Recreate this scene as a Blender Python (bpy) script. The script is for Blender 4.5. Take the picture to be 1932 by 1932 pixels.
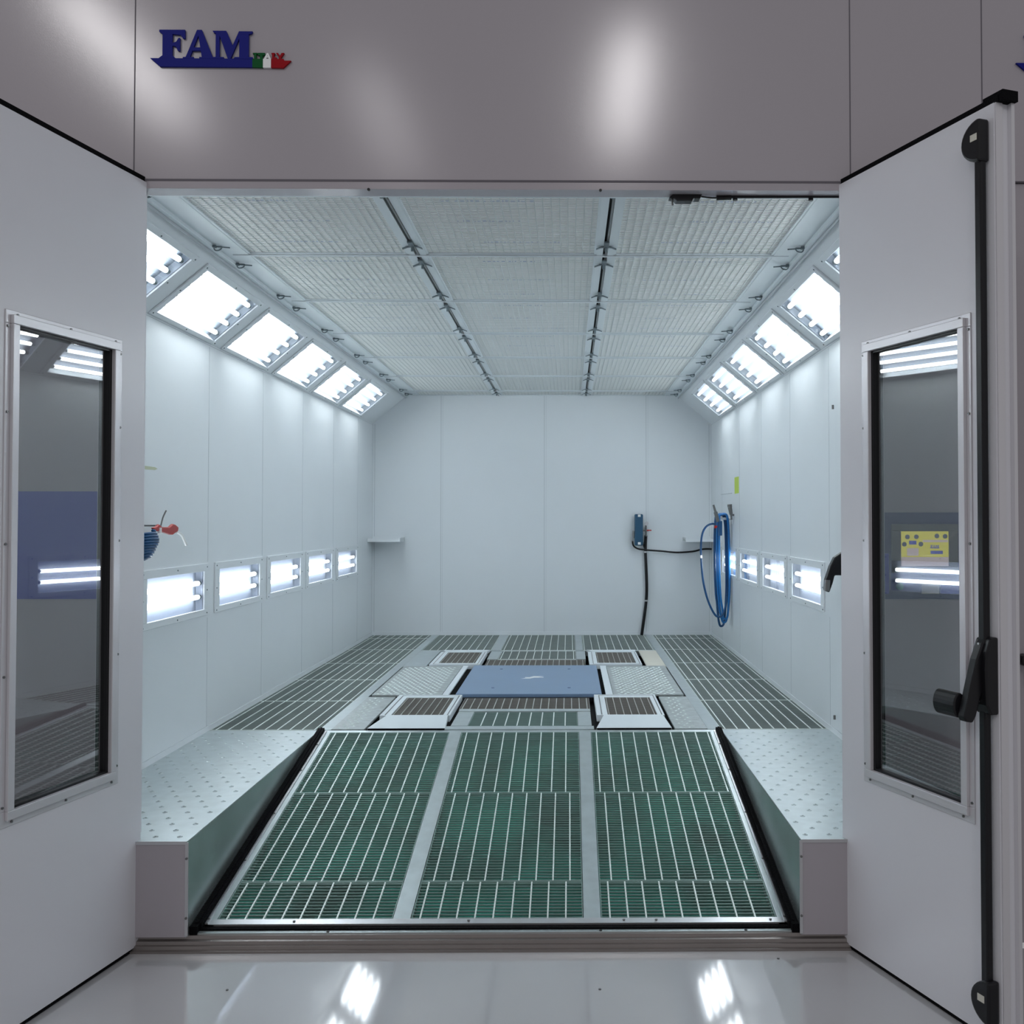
import bpy, math, random
from math import sin, cos, pi, radians
from mathutils import Vector, Matrix
random.seed(4)
for o in list(bpy.data.objects): bpy.data.objects.remove(o)
S = bpy.context.scene; COL = S.collection

# ---------------------------------------------------------------- camera
cam = bpy.data.cameras.new('camera'); cam.sensor_width = 36; cam.lens = 1935/1932*36
cam.shift_x = -(1095.47-966)/1932; cam.shift_y = (937.62-966)/1932; cam.clip_start = .05
co = bpy.data.objects.new('camera', cam); COL.objects.link(co)
co.location = (0, -4.0726, 1.678); co.rotation_euler = (pi/2+.0225, 0, -.0112); S.camera = co
# ---------------------------------------------------------------- light & exposure
S.view_settings.view_transform = 'Standard'; S.view_settings.look = 'None'
S.view_settings.gamma = 1; S.view_settings.exposure = 0; S.view_settings.use_curve_mapping = False
TUBE = 14.2
W = bpy.data.worlds.new('hall_air'); S.world = W; W.use_nodes = True
bg = W.node_tree.nodes['Background']; bg.inputs[0].default_value = (.83, .825, .85, 1); bg.inputs[1].default_value = .40
def area(name, loc, size, energy, col, target=None):
    l = bpy.data.lights.new(name, 'AREA'); l.shape = 'RECTANGLE'; l.size, l.size_y = size; l.energy = energy; l.color = col
    o = bpy.data.objects.new(name, l); COL.objects.link(o); o.location = loc
    if target: o.rotation_euler = (Vector(target)-Vector(loc)).to_track_quat('-Z', 'Y').to_euler()
    return o
area('hall_lamp', (.75, -9.5, 7.3), (.14, 3.6), 125, (1, .97, .98))
area('hall_lamp.001', (-5.4, -8.5, 7.3), (.14, 3.6), 125, (1, .97, .98))
area('hall_lamp.002', (-2.6, -10.5, 7.3), (.14, 3.6), 35, (1, .97, .98))

# ---------------------------------------------------------------- materials
def mat(name, col, rough=.5, metal=0, coat=0, noise=None, bump=None, emis=None, spec=.5):
    m = bpy.data.materials.new(name); m.use_nodes = True; nt = m.node_tree; b = nt.nodes['Principled BSDF']
    b.inputs['Base Color'].default_value = (*col, 1); b.inputs['Roughness'].default_value = rough
    b.inputs['Metallic'].default_value = metal; b.inputs['Coat Weight'].default_value = coat; b.inputs['Coat Roughness'].default_value = .06
    b.inputs['Specular IOR Level'].default_value = spec
    tc = nt.nodes.new('ShaderNodeTexCoord')
    if noise:
        sc, amt = noise[0], noise[1]; det = noise[2] if len(noise) > 2 else 3
        n = nt.nodes.new('ShaderNodeTexNoise'); n.inputs['Scale'].default_value = sc; n.inputs['Detail'].default_value = det
        nt.links.new(tc.outputs['Object'], n.inputs['Vector'])
        mr = nt.nodes.new('ShaderNodeMapRange'); mr.inputs[1].default_value, mr.inputs[2].default_value = (.38, .62) if amt > .6 else (.2, .8)
        nt.links.new(n.outputs['Fac'], mr.inputs[0])
        mx = nt.nodes.new('ShaderNodeMix'); mx.data_type = 'RGBA'
        mx.inputs[6].default_value = (*[c*(1-amt) for c in col], 1); mx.inputs[7].default_value = (*[min(1, c*(1+amt)) for c in col], 1)
        nt.links.new(mr.outputs[0], mx.inputs[0]); nt.links.new(mx.outputs[2], b.inputs['Base Color'])
    if bump:
        n = nt.nodes.new('ShaderNodeTexNoise'); n.inputs['Scale'].default_value = bump[0]
        nt.links.new(tc.outputs['Object'], n.inputs['Vector'])
        bp = nt.nodes.new('ShaderNodeBump'); bp.inputs['Strength'].default_value = bump[1]; bp.inputs['Distance'].default_value = .01
        nt.links.new(n.outputs['Fac'], bp.inputs['Height']); nt.links.new(bp.outputs[0], b.inputs['Normal'])
    if emis:
        b.inputs['Emission Color'].default_value = (*emis[:3], 1); b.inputs['Emission Strength'].default_value = emis[3]
    return m
def glassmat(name, tint, ior, rough=.0):
    m = bpy.data.materials.new(name); m.use_nodes = True; nt = m.node_tree; nt.nodes.remove(nt.nodes['Principled BSDF'])
    out = nt.nodes['Material Output']; t = nt.nodes.new('ShaderNodeBsdfTransparent'); g = nt.nodes.new('ShaderNodeBsdfGlossy')
    t.inputs[0].default_value = (*tint, 1); g.inputs['Roughness'].default_value = rough
    ge = nt.nodes.new('ShaderNodeNewGeometry'); dt = nt.nodes.new('ShaderNodeVectorMath'); dt.operation = 'DOT_PRODUCT'
    nt.links.new(ge.outputs['Normal'], dt.inputs[0]); nt.links.new(ge.outputs['Incoming'], dt.inputs[1])
    def mth(op, a, b=None, **k):
        n = nt.nodes.new('ShaderNodeMath'); n.operation = op; n.use_clamp = k.get('clamp', False)
        for i, v in enumerate((a, b)):
            if v is None: continue
            if isinstance(v, (int, float)): n.inputs[i].default_value = v
            else: nt.links.new(v, n.inputs[i])
        return n.outputs[0]
    r0 = ((ior-1)/(ior+1))**2; c = mth('ABSOLUTE', dt.outputs['Value']); q = mth('POWER', mth('SUBTRACT', 1.0, c, clamp=True), 5.0)
    fr = mth('ADD', mth('MULTIPLY', q, 1-r0), r0, clamp=True); x = nt.nodes.new('ShaderNodeMixShader')
    nt.links.new(fr, x.inputs[0]); nt.links.new(t.outputs[0], x.inputs[1]); nt.links.new(g.outputs[0], x.inputs[2])
    nt.links.new(x.outputs[0], out.inputs[0]); return m
M = dict(
 booth=mat('booth_white_paint', (.75, .79, .82), .36, noise=(1.2, .02)),
 seam=mat('panel_seam', (.52, .56, .59), .6),
 facade=mat('facade_mauve_grey_paint', (.405, .375, .405), .15, noise=(.8, .03), bump=(260, .015), spec=.6),
 facade_dark=mat('facade_dark_grey', (.19, .18, .20), .4, noise=(1, .04)),
 fseam=mat('facade_joint', (.12, .11, .13), .6),
 door=mat('door_light_grey_paint', (.73, .73, .77), .30, noise=(1, .02)),
 alu=mat('aluminium', (.62, .62, .64), .3, .85, noise=(6, .05)),
 alup=mat('painted_aluminium', (.66, .65, .68), .3, .25),
 galv=mat('galvanised_steel', (.54, .60, .61), .36, .75, noise=(14, .10, 5)),
 pale_sticker=mat('pale_sticker', (.52, .56, .40), .5), print=mat('faint_blue_print', (.50, .56, .70), .8), plate=mat('worn_plate', (.42, .46, .46), .42, .5, noise=(20, .25, 5)), galvd=mat('galvanised_side', (.56, .62, .62), .24, .85, noise=(5, .2, 4)),
 barg=mat('side_grating_steel', (.30, .35, .335), .45, .3, noise=(9, .08)), rodg=mat('dull_grating_rod', (.42, .43, .41), .5, .2),
 bar=mat('grating_steel_green_bounce', (.26, .38, .35), .45, .3, noise=(9, .08)),  # green light reflected from the filter mat is put into the steel colour
 rod=mat('grating_rod', (.78, .86, .83), .45, .2),
 brown=mat('grating_brown', (.27, .26, .24), .5, .4),
 black=mat('black_plastic', (.008, .008, .010), .34, spec=.3),
 rubber=mat('black_rubber', (.004, .004, .005), .8, bump=(120, .5), spec=.08),
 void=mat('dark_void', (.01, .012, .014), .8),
 green=mat('green_filter_mat', (.006, .15, .11), .95, noise=(2.6, .85, 5), bump=(90, .6)),  # strong teal and dark blotches paint in patches of light reflecting on the mat
 greyf=mat('grey_filter_mat', (.075, .12, .11), .95, noise=(2.3, .3, 4), bump=(90, .6)),
 blue=mat('blue_lift_paint', (.165, .255, .39), .34, noise=(3, .04)),
 navy=mat('navy_band_paint', (.018, .026, .40), .35),
 navyd=mat('navy_panel_dark', (.018, .032, .15), .4),
 floor=mat('hall_floor_resin', (.50, .50, .51), .06, 0, 1.0, noise=(.9, .06, 4)),
 sill=mat('sill_brown_steel', (.26, .235, .225), .3, .6, noise=(4, .1)),
 media=mat('filter_media', (.96, .975, .95), .9, noise=(16, .05, 4)),
 wire=mat('filter_wire', (.60, .64, .64), .6),
 rail=mat('ceiling_rail_paint', (.68, .74, .77), .4),
 clip=mat('dark_clip', (.16, .20, .22), .4, .5),
 hoseb=mat('blue_hose', (.01, .16, .45), .35), hoseb2=mat('dark_blue_hose', (.006, .07, .20), .35),
 boxb=mat('regulator_blue', (.01, .075, .15), .4), white=mat('white_plastic', (.85, .86, .86), .35),
 red=mat('red_plastic', (.45, .012, .008), .35), logo_blue=mat('sign_blue', (.005, .009, .20), .45, spec=.15),
 logo_green=mat('sign_green', (.0, .09, .02), .5, spec=.15), logo_red=mat('sign_red', (.32, .0, .006), .5, spec=.15),
 sticker=mat('yellow_green_sticker', (.50, .66, .06), .5), steel=mat('dark_steel', (.20, .20, .20), .35, .8),
 tube=mat('lit_tube', (1, 1, 1), .5, emis=(.94, .985, 1.0, TUBE)),
 reflector=mat('lamp_reflector', (.27, .31, .37), .45), reflector_low=mat('wall_lamp_reflector', (.31, .35, .44), .5), cream=mat('cream_tag', (.62, .60, .52), .5),
 bluecast=mat('reflector_blue_cast', (.86, .90, .92), .35),
 glass=glassmat('door_glass', (.76, .78, .79), 2.1), lglass=glassmat('lamp_glass', (.98, .99, .99), 1.4),
 s_yel=mat('screen_yellow', (.02, .02, .02), .3, emis=(.80, .74, .10, .75)), s_pink=mat('screen_pink', (.02, .02, .02), .3, emis=(.70, .58, .58, .7)),
 s_blue=mat('screen_blue', (.02, .02, .05), .3, emis=(.10, .12, .55, .6)), s_dark=mat('screen_dark', (.02, .02, .05), .3, emis=(.12, .14, .22, .5)),
 bezel=mat('screen_bezel_grey', (.15, .155, .145), .4), gbtn=mat('green_button', (.0, .22, .06), .35),
)
# checker plate (raised tears) and spangled galvanised top are real meshes, see below

# ---------------------------------------------------------------- mesh helpers
class MB:
    def __init__(s): s.v = []; s.f = []; s.m = []; s.mi = 0
    def add(s, vs, fs):
        n = len(s.v); s.v += [tuple(v) for v in vs]; s.f += [tuple(i+n for i in f) for f in fs]; s.m += [s.mi]*len(fs); return s
    def box(s, x0, x1, y0, y1, z0, z1):
        if x0 > x1: x0, x1 = x1, x0
        if y0 > y1: y0, y1 = y1, y0
        if z0 > z1: z0, z1 = z1, z0
        vs = [(x, y, z) for z in (z0, z1) for y in (y0, y1) for x in (x0, x1)]
        return s.add(vs, [(0, 2, 3, 1), (4, 5, 7, 6), (0, 1, 5, 4), (2, 6, 7, 3), (0, 4, 6, 2), (1, 3, 7, 5)])
    def prism(s, poly, o, u, v, w, d):      # poly in (u,v) extruded along w by d
        o, u, v, w = map(Vector, (o, u, v, w)); n = len(poly)
        a = [o+u*p[0]+v*p[1] for p in poly]; b = [q+w*d for q in a]
        return s.add(a+b, [tuple(range(n))[::-1], tuple(range(n, 2*n))]+[(i, (i+1) % n, n+(i+1) % n, n+i) for i in range(n)])
    def cyl(s, p0, p1, r, n=12, r2=None):
        p0, p1 = Vector(p0), Vector(p1); d = (p1-p0).normalized(); a = d.orthogonal().normalized(); b = d.cross(a); r2 = r if r2 is None else r2
        vs = [p0+(a*cos(2*pi*i/n)+b*sin(2*pi*i/n))*r for i in range(n)]+[p1+(a*cos(2*pi*i/n)+b*sin(2*pi*i/n))*r2 for i in range(n)]
        return s.add(vs, [tuple(range(n))[::-1], tuple(range(n, 2*n))]+[(i, (i+1) % n, n+(i+1) % n, n+i) for i in range(n)])
    def tube(s, pts, r, n=8, sub=6):
        P = [Vector(p) for p in pts]
        if sub > 1:
            Q = []
            for i in range(len(P)-1):
                a = P[max(i-1, 0)]; b = P[i]; c = P[i+1]; d = P[min(i+2, len(P)-1)]
                for k in range(sub):
                    t = k/sub; Q.append(.5*((2*b)+(c-a)*t+(2*a-5*b+4*c-d)*t*t+(3*b-a-3*c+d)*t**3))
            Q.append(P[-1]); P = Q
        vs = []; fs = []; up = None
        for i, p in enumerate(P):
            d = (P[min(i+1, len(P)-1)]-P[max(i-1, 0)]).normalized()
            if up is None: up = d.orthogonal().normalized()
            up = (up-d*up.dot(d)).normalized(); b = d.cross(up)
            vs += [p+(up*cos(2*pi*k/n)+b*sin(2*pi*k/n))*r for k in range(n)]
        for i in range(len(P)-1):
            fs += [(i*n+k, i*n+(k+1) % n, (i+1)*n+(k+1) % n, (i+1)*n+k) for k in range(n)]
        fs += [tuple(range(n))[::-1], tuple(range((len(P)-1)*n, len(P)*n))]
        return s.add(vs, fs)
    def xf(s, mt): s.v = [tuple(mt @ Vector(v)) for v in s.v]; return s
def build(name, mb, mats, parent=None, smooth=False, bevel=0):
    """mesh in world coordinates (or in the parent's frame when the parent is rotated/local)"""
    me = bpy.data.meshes.new(name); rt = parent
    while rt is not None and rt.parent is not None: rt = rt.parent
    off = Vector(rt['_o']) if rt is not None and '_o' in rt else Vector((0, 0, 0))
    me.from_pydata([tuple(Vector(v)-off) for v in mb.v], [], mb.f)
    mats = mats if isinstance(mats, (list, tuple)) else [mats]
    for m in mats: me.materials.append(M[m])
    me.polygons.foreach_set('material_index', mb.m)
    if smooth: me.polygons.foreach_set('use_smooth', [True]*len(me.polygons))
    me.update(); o = bpy.data.objects.new(name, me); COL.objects.link(o)
    if parent is not None: o.parent = parent
    if bevel:
        b = o.modifiers.new('bevel', 'BEVEL'); b.width = bevel; b.segments = 2; b.limit_method = 'ANGLE'
    return o
def screws(parent, lst, m, n=8):
    for p0, p1, r in lst:
        c = MB(); c.cyl(p0, p1, r, n); build('screw', c, m, parent)
ROOTS = []
def thing(name, label, cat, loc=(0, 0, 0), rot=None, group=None, kind=None):
    o = bpy.data.objects.new(name, None); COL.objects.link(o); o.location = loc; o.empty_display_size = .1
    if rot: o.rotation_euler = rot
    else: o['_o'] = tuple(loc); ROOTS.append(o)
    return tag(o, label, cat, group, kind)
def tag(o, label, cat, group=None, kind=None):
    if label: o['label'] = label
    if cat: o['category'] = cat
    if group: o['group'] = group
    if kind: o['kind'] = kind
    return o
def copy_tree(o, parent=None):
    c = o.copy(); COL.objects.link(c)
    if parent is not None: c.parent = parent
    for ch in list(o.children): copy_tree(ch, c)
    return c
def structure(name, mb, mats, label=None, bevel=0):
    o = build(name, mb, mats, bevel=bevel); return tag(o, label, None, None, 'structure')

# ---------------------------------------------------------------- dimensions
X0 = -.295
XL, XR = -2.147, 1.558; YB = 7.154; ZF = .425; ZW = 2.73; ZC = 3.044; CL, CR = -1.775, 1.183
PX = 1.0775; LY = [1.075+PX*k for k in range(5)]; UY = [1.135+PX*k-PX for k in range(6)]
BL, BR = -.778, .184; XS0, XS1 = -1.489, .91; YR = 2.073
def zr(y): return .054+.177*y
SL = math.atan(.177)

# ---------------------------------------------------------------- hall floor, facade
mb = MB(); mb.box(-7, 7, -11, -.035, -.1, 0); structure('floor', mb, 'floor', 'glossy light grey resin floor of the hall')
mb = MB()
# facade around the opening (opening X -1.733..1.128, Z 0..3.03)
mb.box(-6, -1.733, 0, .08, 0, 4.6); mb.box(1.128, 1.77, 0, .08, 0, 3.06); mb.box(-1.733, 6, 0, .08, 3.06, 4.6)
mb.box(1.79, 6, .02, .1, 0, 3.035); mb.box(1.77, 6, 0, .08, 3.04, 3.06)
mb.mi = 1
for x in (-1.733, 1.128, 1.661): mb.box(x-.002, x+.002, -.0015, .01, 3.04, 4.6)
mb.box(-1.733, 1.128, -.002, .01, 3.028, 3.036)
mb.box(1.77, 1.79, .015, .05, 0, 3.06)
structure('wall_front', mb, ['facade', 'fseam'], 'mauve grey painted metal front of the booth')
mb = MB(); mb.box(-1.733, 1.128, 0, .09, 2.998, 3.06); mb.mi = 1; mb.box(-1.72, 1.115, .095, .13, 3.006, 3.06)
o = structure('trim_1', mb, ['facade', 'rail'], 'lintel strip over the booth opening')
for x in (-.8, .125):
    s = MB(); s.cyl((x, -.004, 2.996), (x, .004, 2.996), .006, 8); build('screw', s, 'black', o)
# jambs
mb = MB(); mb.box(-1.76, -1.72, .0, .10, 0, 3.0); mb.box(1.115, 1.155, .0, .10, 0, 3.0)
structure('trim_2', mb, 'door', 'jambs of the booth opening')
# sill
mb = MB(); mb.prism([(0.03, 0), (.03, .052), (-.005, .052), (-.008, .040), (-.022, .036), (-.024, .024), (-.034, .022), (-.036, .010), (-.05, .008), (-.05, 0)], (-1.70, 0, 0), (0, 1, 0), (0, 0, 1), (1, 0, 0), 2.8)
mb.mi = 1; mb.box(-1.465, .895, .008, .03, .052, .056)
o = structure('trim_3', mb, ['sill', 'galv'], 'brownish metal threshold strip in front of the ramp')
for x in (-.95, .125, .70):
    s = MB(); s.cyl((x, .017, .055), (x, .017, .059), .006, 8); build('screw', s, 'black', o)

# ---------------------------------------------------------------- booth shell
def wallbox(side):
    x = XL if side < 0 else XR; sg = side; mb = MB(); t = .1
    # vertical part with openings for the lower lamps
    zl0, zl1 = 1.135, 1.40
    mb.box(x, x+sg*t, .09, YB+.05, 0, zl0); mb.box(x, x+sg*t, .09, YB+.05, zl1, ZW)
    ys = [.09]+sum([[y+.06, y+.92] for y in (LY if side < 0 else LY[1:])], [])+[YB+.05]
    for a, b in zip(ys[0::2], ys[1::2]): mb.box(x, x+sg*t, a, b, zl0, zl1)
    # sloped part, opening s .06..0.78
    c = CL if side < 0 else CR; e = Vector((c-x, 0, ZC-ZW)); L = e.length; u = e/L; w = Vector((u.z*sg, 0, -u.x*sg))
    if w.z < 0: w = -w
    def slab(y0, y1, s0, s1):
        mb.prism([(y0, s0*L), (y1, s0*L), (y1, s1*L), (y0, s1*L)], (x, 0, ZW), (0, 1, 0), u, w, .1)
    slab(.09, YB+.05, 0, .06); slab(.09, YB+.05, .78, 1.0)
    ys = [.09]+sum([[max(y+.03, .1), y+.97] for y in UY], [])+[YB+.05]
    for a, b in zip(ys[0::2], ys[1::2]): slab(a, b, .06, .78)
    mb.mi = 1; sx = x-sg*.0008
    for k in range(-1, 5):
        y = 2.052+PX*k
        mb.box(sx, x+.001*sg, y-.0028, y+.0028, ZF, 1.10); mb.box(sx, x+.001*sg, y-.0028, y+.0028, 1.43, ZW-.02)
    mb.box(sx, x+.001*sg, .09, YB, ZF+.03, ZF+.033); mb.box(sx, x+.001*sg, .09, YB, ZW-.012, ZW-.009)
    mb.box(sx, x+.001*sg, YB-.035, YB-.032, ZF, ZW)
    mb.mi = 0; mb.box(x-sg*.004, x, .09, YB, ZF, ZF+.03)
    structure('wall_left' if side < 0 else 'wall_right', mb, ['booth', 'seam'], 'white panelled %s wall of the spray booth' % ('left' if side < 0 else 'right'))
    return x, u, w, L
wl = wallbox(-1); wr = wallbox(1)
mb = MB(); mb.box(XL-.1, XR+.1, YB, YB+.08, 0, ZC+.1); mb.mi = 1
for x in (-1.402, -.272, .844):
    mb.box(x-.0025, x+.0025, YB-.0008, YB+.001, ZF+.02, ZC)
    mb.box(x+.018, x+.020, YB-.0008, YB+.001, ZF+.02, ZC)
mb.box(XL+.02, XL+.024, YB-.0008, YB+.001, ZF, ZW); mb.box(XR-.024, XR-.02, YB-.0008, YB+.001, ZF, ZW)
mb.mi = 0; mb.box(XL, XR, YB-.006, YB, ZF, ZF+.035)
structure('wall_back', mb, ['booth', 'seam'], 'white back wall of the spray booth')
mb = MB(); mb.box(CL-.1, CR+.1, .09, YB+.1, ZC+.06, ZC+.10); structure('ceiling', mb, 'booth', 'plenum deck above the ceiling filters')
# ceiling rails
YC = [.10, 1.1875]+[1.1875+1.1126*k for k in range(1, 6)]+[YB]
CLIPY = []
for k in range(1, 7): CLIPY += [YC[k]-.19, YC[k]+.165]
def clip_mb(x, y, z, w=.050):
    s = MB(); s.prism([(-w, -.014), (-w*.5, -.004), (0, 0), (w*.5, -.004), (w, -.014), (w, -.018), (w*.5, -.009), (0, -.006), (-w*.5, -.009), (-w, -.018)], (x, y-.010, z), (1, 0, 0), (0, 0, 1), (0, 1, 0), .020)
    s.cyl((x, y, z-.028), (x, y, z), .008, 8); s.box(x-.012, x+.012, y-.1, y-.02, z-.012, z-.004); return s
for i, bx in enumerate((BL, BR)):
    mb = MB(); mb.box(bx-.044, bx-.012, .09, YB, ZC-.004, ZC+.02); mb.box(bx+.012, bx+.044, .09, YB, ZC-.004, ZC+.02)
    mb.mi = 1; mb.box(bx-.014, bx+.014, .09, YB, ZC+.016, ZC+.03); mb.mi = 2; mb.box(bx+.0, bx+.010, .09, YB, ZC-.006, ZC+.012)
    o = structure('trim_%d' % (4+i), mb, ['rail', 'void', 'steel'], '%s long ceiling rail between the filter rows' % ('left' if i == 0 else 'right'))
    for y in [.16]+CLIPY: build('clip', clip_mb(bx, y, ZC-.004), 'clip', o)
for i, (bx, sg) in enumerate(((CL, -1), (CR, 1))):
    mb = MB(); mb.box(bx-.012*sg, bx-.13*sg, .09, YB, ZC-.004, ZC+.02); mb.box(bx+.01*sg, bx-.014*sg, .09, YB, ZC-.022, ZC+.03)
    mb.mi = 1; mb.box(bx+.012*sg, bx+.016*sg, .09, YB, ZC-.036, ZC-.02)
    o = structure('trim_%d' % (6+i), mb, ['rail', 'seam'], '%s edge rail of the filter ceiling' % ('left' if i == 0 else 'right'))
    for y in [.16]+CLIPY:
        s = MB(); q = bx-.01*sg
        s.tube([(q, y, ZC-.008), (q-.012*sg, y, ZC-.03), (q-.035*sg, y, ZC-.028), (q-.045*sg, y, ZC-.012), (q-.02*sg, y-.01, ZC-.015), (q-.085*sg, y, ZC-.018)], .0035, 6, 4)
        s.box(q-.02*sg, q+.005*sg, y-.02, y+.0, ZC-.02, ZC-.008)
        build('clip', s, 'clip', o)
# filters
COLS = [(CL+.13, BL-.044, 'left'), (BL+.044, BR-.044, 'middle'), (BR+.044, CR-.13, 'right')]
ORD = ['first', 'second', 'third', 'fourth', 'fifth', 'sixth', 'seventh']
cache = {}
for c, (xa, xb, cn) in enumerate(COLS):
    for r in range(7):
        ya, yb = YC[r], YC[r+1]; key = (round(xb-xa, 3), round(yb-ya, 3))
        t = thing('ceiling_filter', 'white ceiling filter pad behind wire mesh, %s column, %s row from the entrance' % (cn, ORD[r]), 'filter', (xa, ya, ZC), (0, 0, 0), 'wire-backed filters of the booth ceiling')
        w, h = xb-xa, yb-ya
        a = MB(); a.box(.001, w-.001, .001, h-.001, .0068, .03); a.mi = 1
        if r < 4:
            for fy in ((.2, .47, .80) if r == 0 else (.14, .52, .85)):
                x = w*random.uniform(.2, .4); x1 = x+w*random.uniform(.28, .5); yy = h*fy
                while x < x1:
                    l = random.choice((.008, .012, .018)); a.box(x, x+l, yy-random.uniform(.004, .012), yy+.009, .0060, .0067); x += l+random.choice((.006, .008, .02))
        build('filter_pad', a, ['media', 'print'], t)
        if key not in cache:
            f = MB(); fw = .028
            f.box(0, w, 0, fw*.7, -.002, .012); f.box(0, w, h-fw*.7, h, -.002, .012); f.box(0, fw*.45, 0, h, -.002, .012); f.box(w-fw*.45, w, 0, h, -.002, .012)
            g = MB(); n = int(w/.036)
            for k in range(1, n): x = k*w/n; g.box(x-.0022, x+.0022, .02, h-.02, .0042, .0067)
            n = int(h/.024)
            for k in range(1, n): y = k*h/n; g.box(.012, w-.012, y-.0014, y+.0014, .0050, .0067)
            cache[key] = [build('frame', f, 'rail', t), build('wire_mesh', g, 'wire', t)]
        else:
            for p in cache[key]:
                q = p.copy(); COL.objects.link(q); q.parent = t
# cross bars with dark gap
for k in range(1, 7):
    y = YC[k]; mb = MB(); mb.box(CL+.05, CR-.05, y-.006, y+.012, ZC-.008, ZC+.004); mb.mi = 1; mb.box(CL+.05, CR-.05, y-.010, y-.006, ZC-.006, ZC+.004)
    structure('trim_%d' % (7+k), mb, ['rail', 'seam'], '%s cross bar of the filter ceiling from the entrance' % ORD[k-1])

# ---------------------------------------------------------------- lamps
def lamp(side, row, k):
    sidew = 'left' if side < 0 else 'right'
    if row == 'upper':
        x, u, w, L = wl if side < 0 else wr; y0 = UY[k]; y1 = y0+.97; ln = y1-y0; base = Vector((x, y0, ZW)); H0, H1 = -.00, .82*L; o0, o1 = .07*L, .755*L; nt = 4; tb = .006; te = .04
        lab = 'square four-tube light set in the %s ceiling slope, %s from the entrance' % (sidew, ORD[k]); grp = '%s slope lights' % sidew
    else:
        x = XL if side < 0 else XR; u = Vector((0, 0, 1)); w = Vector((side, 0, 0)); y0 = LY[k]; ln = .97; base = Vector((x, y0, 1.11)); H0, H1 = 0, .312; o0, o1 = .045, .268; nt = 2; tb = .006; te = .035
        lab = 'low two-tube light set in the %s wall, %s from the entrance' % (sidew, ORD[k if side < 0 else k-1]); grp = '%s wall lights' % sidew
    ya = Vector((0, 1, 0))
    if row == 'upper' and k == 0:
        base = Vector((x, .12, ZW)); ln = y0+.97-.12
    t = thing('booth_light', lab, 'light', base, (0, 0, 0), grp)
    P = lambda a, b, c: ya*a+u*b+w*c       # c>0 = into wall
    def pb(mb, a0, a1, b0, b1, c0, c1):
        mb.prism([(a0, b0), (a1, b0), (a1, b1), (a0, b1)], w*c0, ya, u, w, c1-c0)
    m = .045 if row == 'lower' else .05
    if row == 'lower': a0, a1 = .085, ln-.07
    else: a0, a1 = .06, ln-.05
    f = MB(); th = -.010
    pb(f, .01, ln-.01, H0+.008, o0, th, -.0005); pb(f, .01, ln-.01, o1, H1, th, -.0005); pb(f, .01, a0, o0, o1, th, -.0005); pb(f, a1, ln-.01, o0, o1, th, -.0005)
    build('frame', f, 'booth', t, bevel=.002)
    g = MB(); pb(g, a0-.005, a1+.005, o0-.005, o1+.005, .0005, .004); build('glass', g, 'lglass', t)
    dp = .045; r = MB()
    pb(r, a0-.01, a1+.01, o0-.01, o1+.01, dp, dp+.004); pb(r, a0-.014, a0-.01, o0-.01, o1+.01, .006, dp); pb(r, a1+.01, a1+.014, o0-.01, o1+.01, .006, dp)
    pb(r, a0-.01, a1+.01, o0-.014, o0-.01, .006, dp); pb(r, a0-.01, a1+.01, o1+.01, o1+.014, .006, dp)
    build('reflector', r, 'reflector' if nt == 4 else 'reflector_low', t)
    for i in range(nt):
        b = o0+(o1-o0)*(i+.5)/nt if nt == 4 else o0+(o1-o0)*(.33+.36*i)
        tm = MB(); tm.cyl(P(a0+te, b, tb+.012), P(a1-te, b, tb+.012), .0135, 8); tb_ = build('tube', tm, 'tube', t, smooth=False)
        for aa, bb in ((a0+te-.03, a0+te), (a1-te, a1-te+.03)):
            h = MB(); h.cyl(P(aa, b, tb+.012), P(bb, b, tb+.012), .0145, 8); pb(h, aa, bb, b-.01, b+.01, tb+.015, dp); build('tube_holder', h, 'clip', tb_)
    pts = [(a, b) for a in (.03, ln*.5, ln-.03) for b in (H0+.022, H1-.02)]+[(a, (o0+o1)/2) for a in (.03, ln-.03)]
    screws(t, [(P(a, b, th-.003), P(a, b, th), .0045) for a, b in pts], 'clip', 6)
for sd in (-1, 1):
    for k in range(6): lamp(sd, 'upper', k)
    for k in range(0 if sd < 0 else 1, 5): lamp(sd, 'lower', k)

# ---------------------------------------------------------------- booth base, filter mats
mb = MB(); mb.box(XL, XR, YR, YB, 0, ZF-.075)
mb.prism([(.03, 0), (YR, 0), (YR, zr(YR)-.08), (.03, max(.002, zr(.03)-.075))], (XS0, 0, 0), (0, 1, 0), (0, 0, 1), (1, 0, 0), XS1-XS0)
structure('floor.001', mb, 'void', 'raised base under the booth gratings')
def rampbox(mb, x0, x1, y0, y1, d0, d1):      # box lying on ramp surface, d = height above it
    mb.prism([(y0, zr(y0)+d0), (y1, zr(y1)+d0), (y1, zr(y1)+d1), (y0, zr(y0)+d1)], (x0, 0, 0), (0, 1, 0), (0, 0, 1), (1, 0, 0), x1-x0)
BAYS = [(-1.412, -.712, 'left'), (-.636, .056, 'middle'), (.131, .838, 'right')]
for a, b, n in BAYS:
    mb = MB(); rampbox(mb, a, b, .10, 2.05, -.058, -.046)
    tag(build('filter_mat', mb, 'green'), 'green fibre filter mat under the %s ramp grating' % n, 'filter mat', 'filter mats under the ramp')
mb = MB(); mb.box(XL+.005, XS0, YR+.02, YB-.02, ZF-.065, ZF-.055); tag(build('filter_mat', mb, 'greyf'), 'grey green filter mat under the left side gratings', 'filter mat')
mb = MB(); mb.box(XS1, XR-.005, YR+.02, YB-.02, ZF-.065, ZF-.055); tag(build('filter_mat', mb, 'greyf'), 'grey green filter mat under the right side gratings', 'filter mat')
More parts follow.
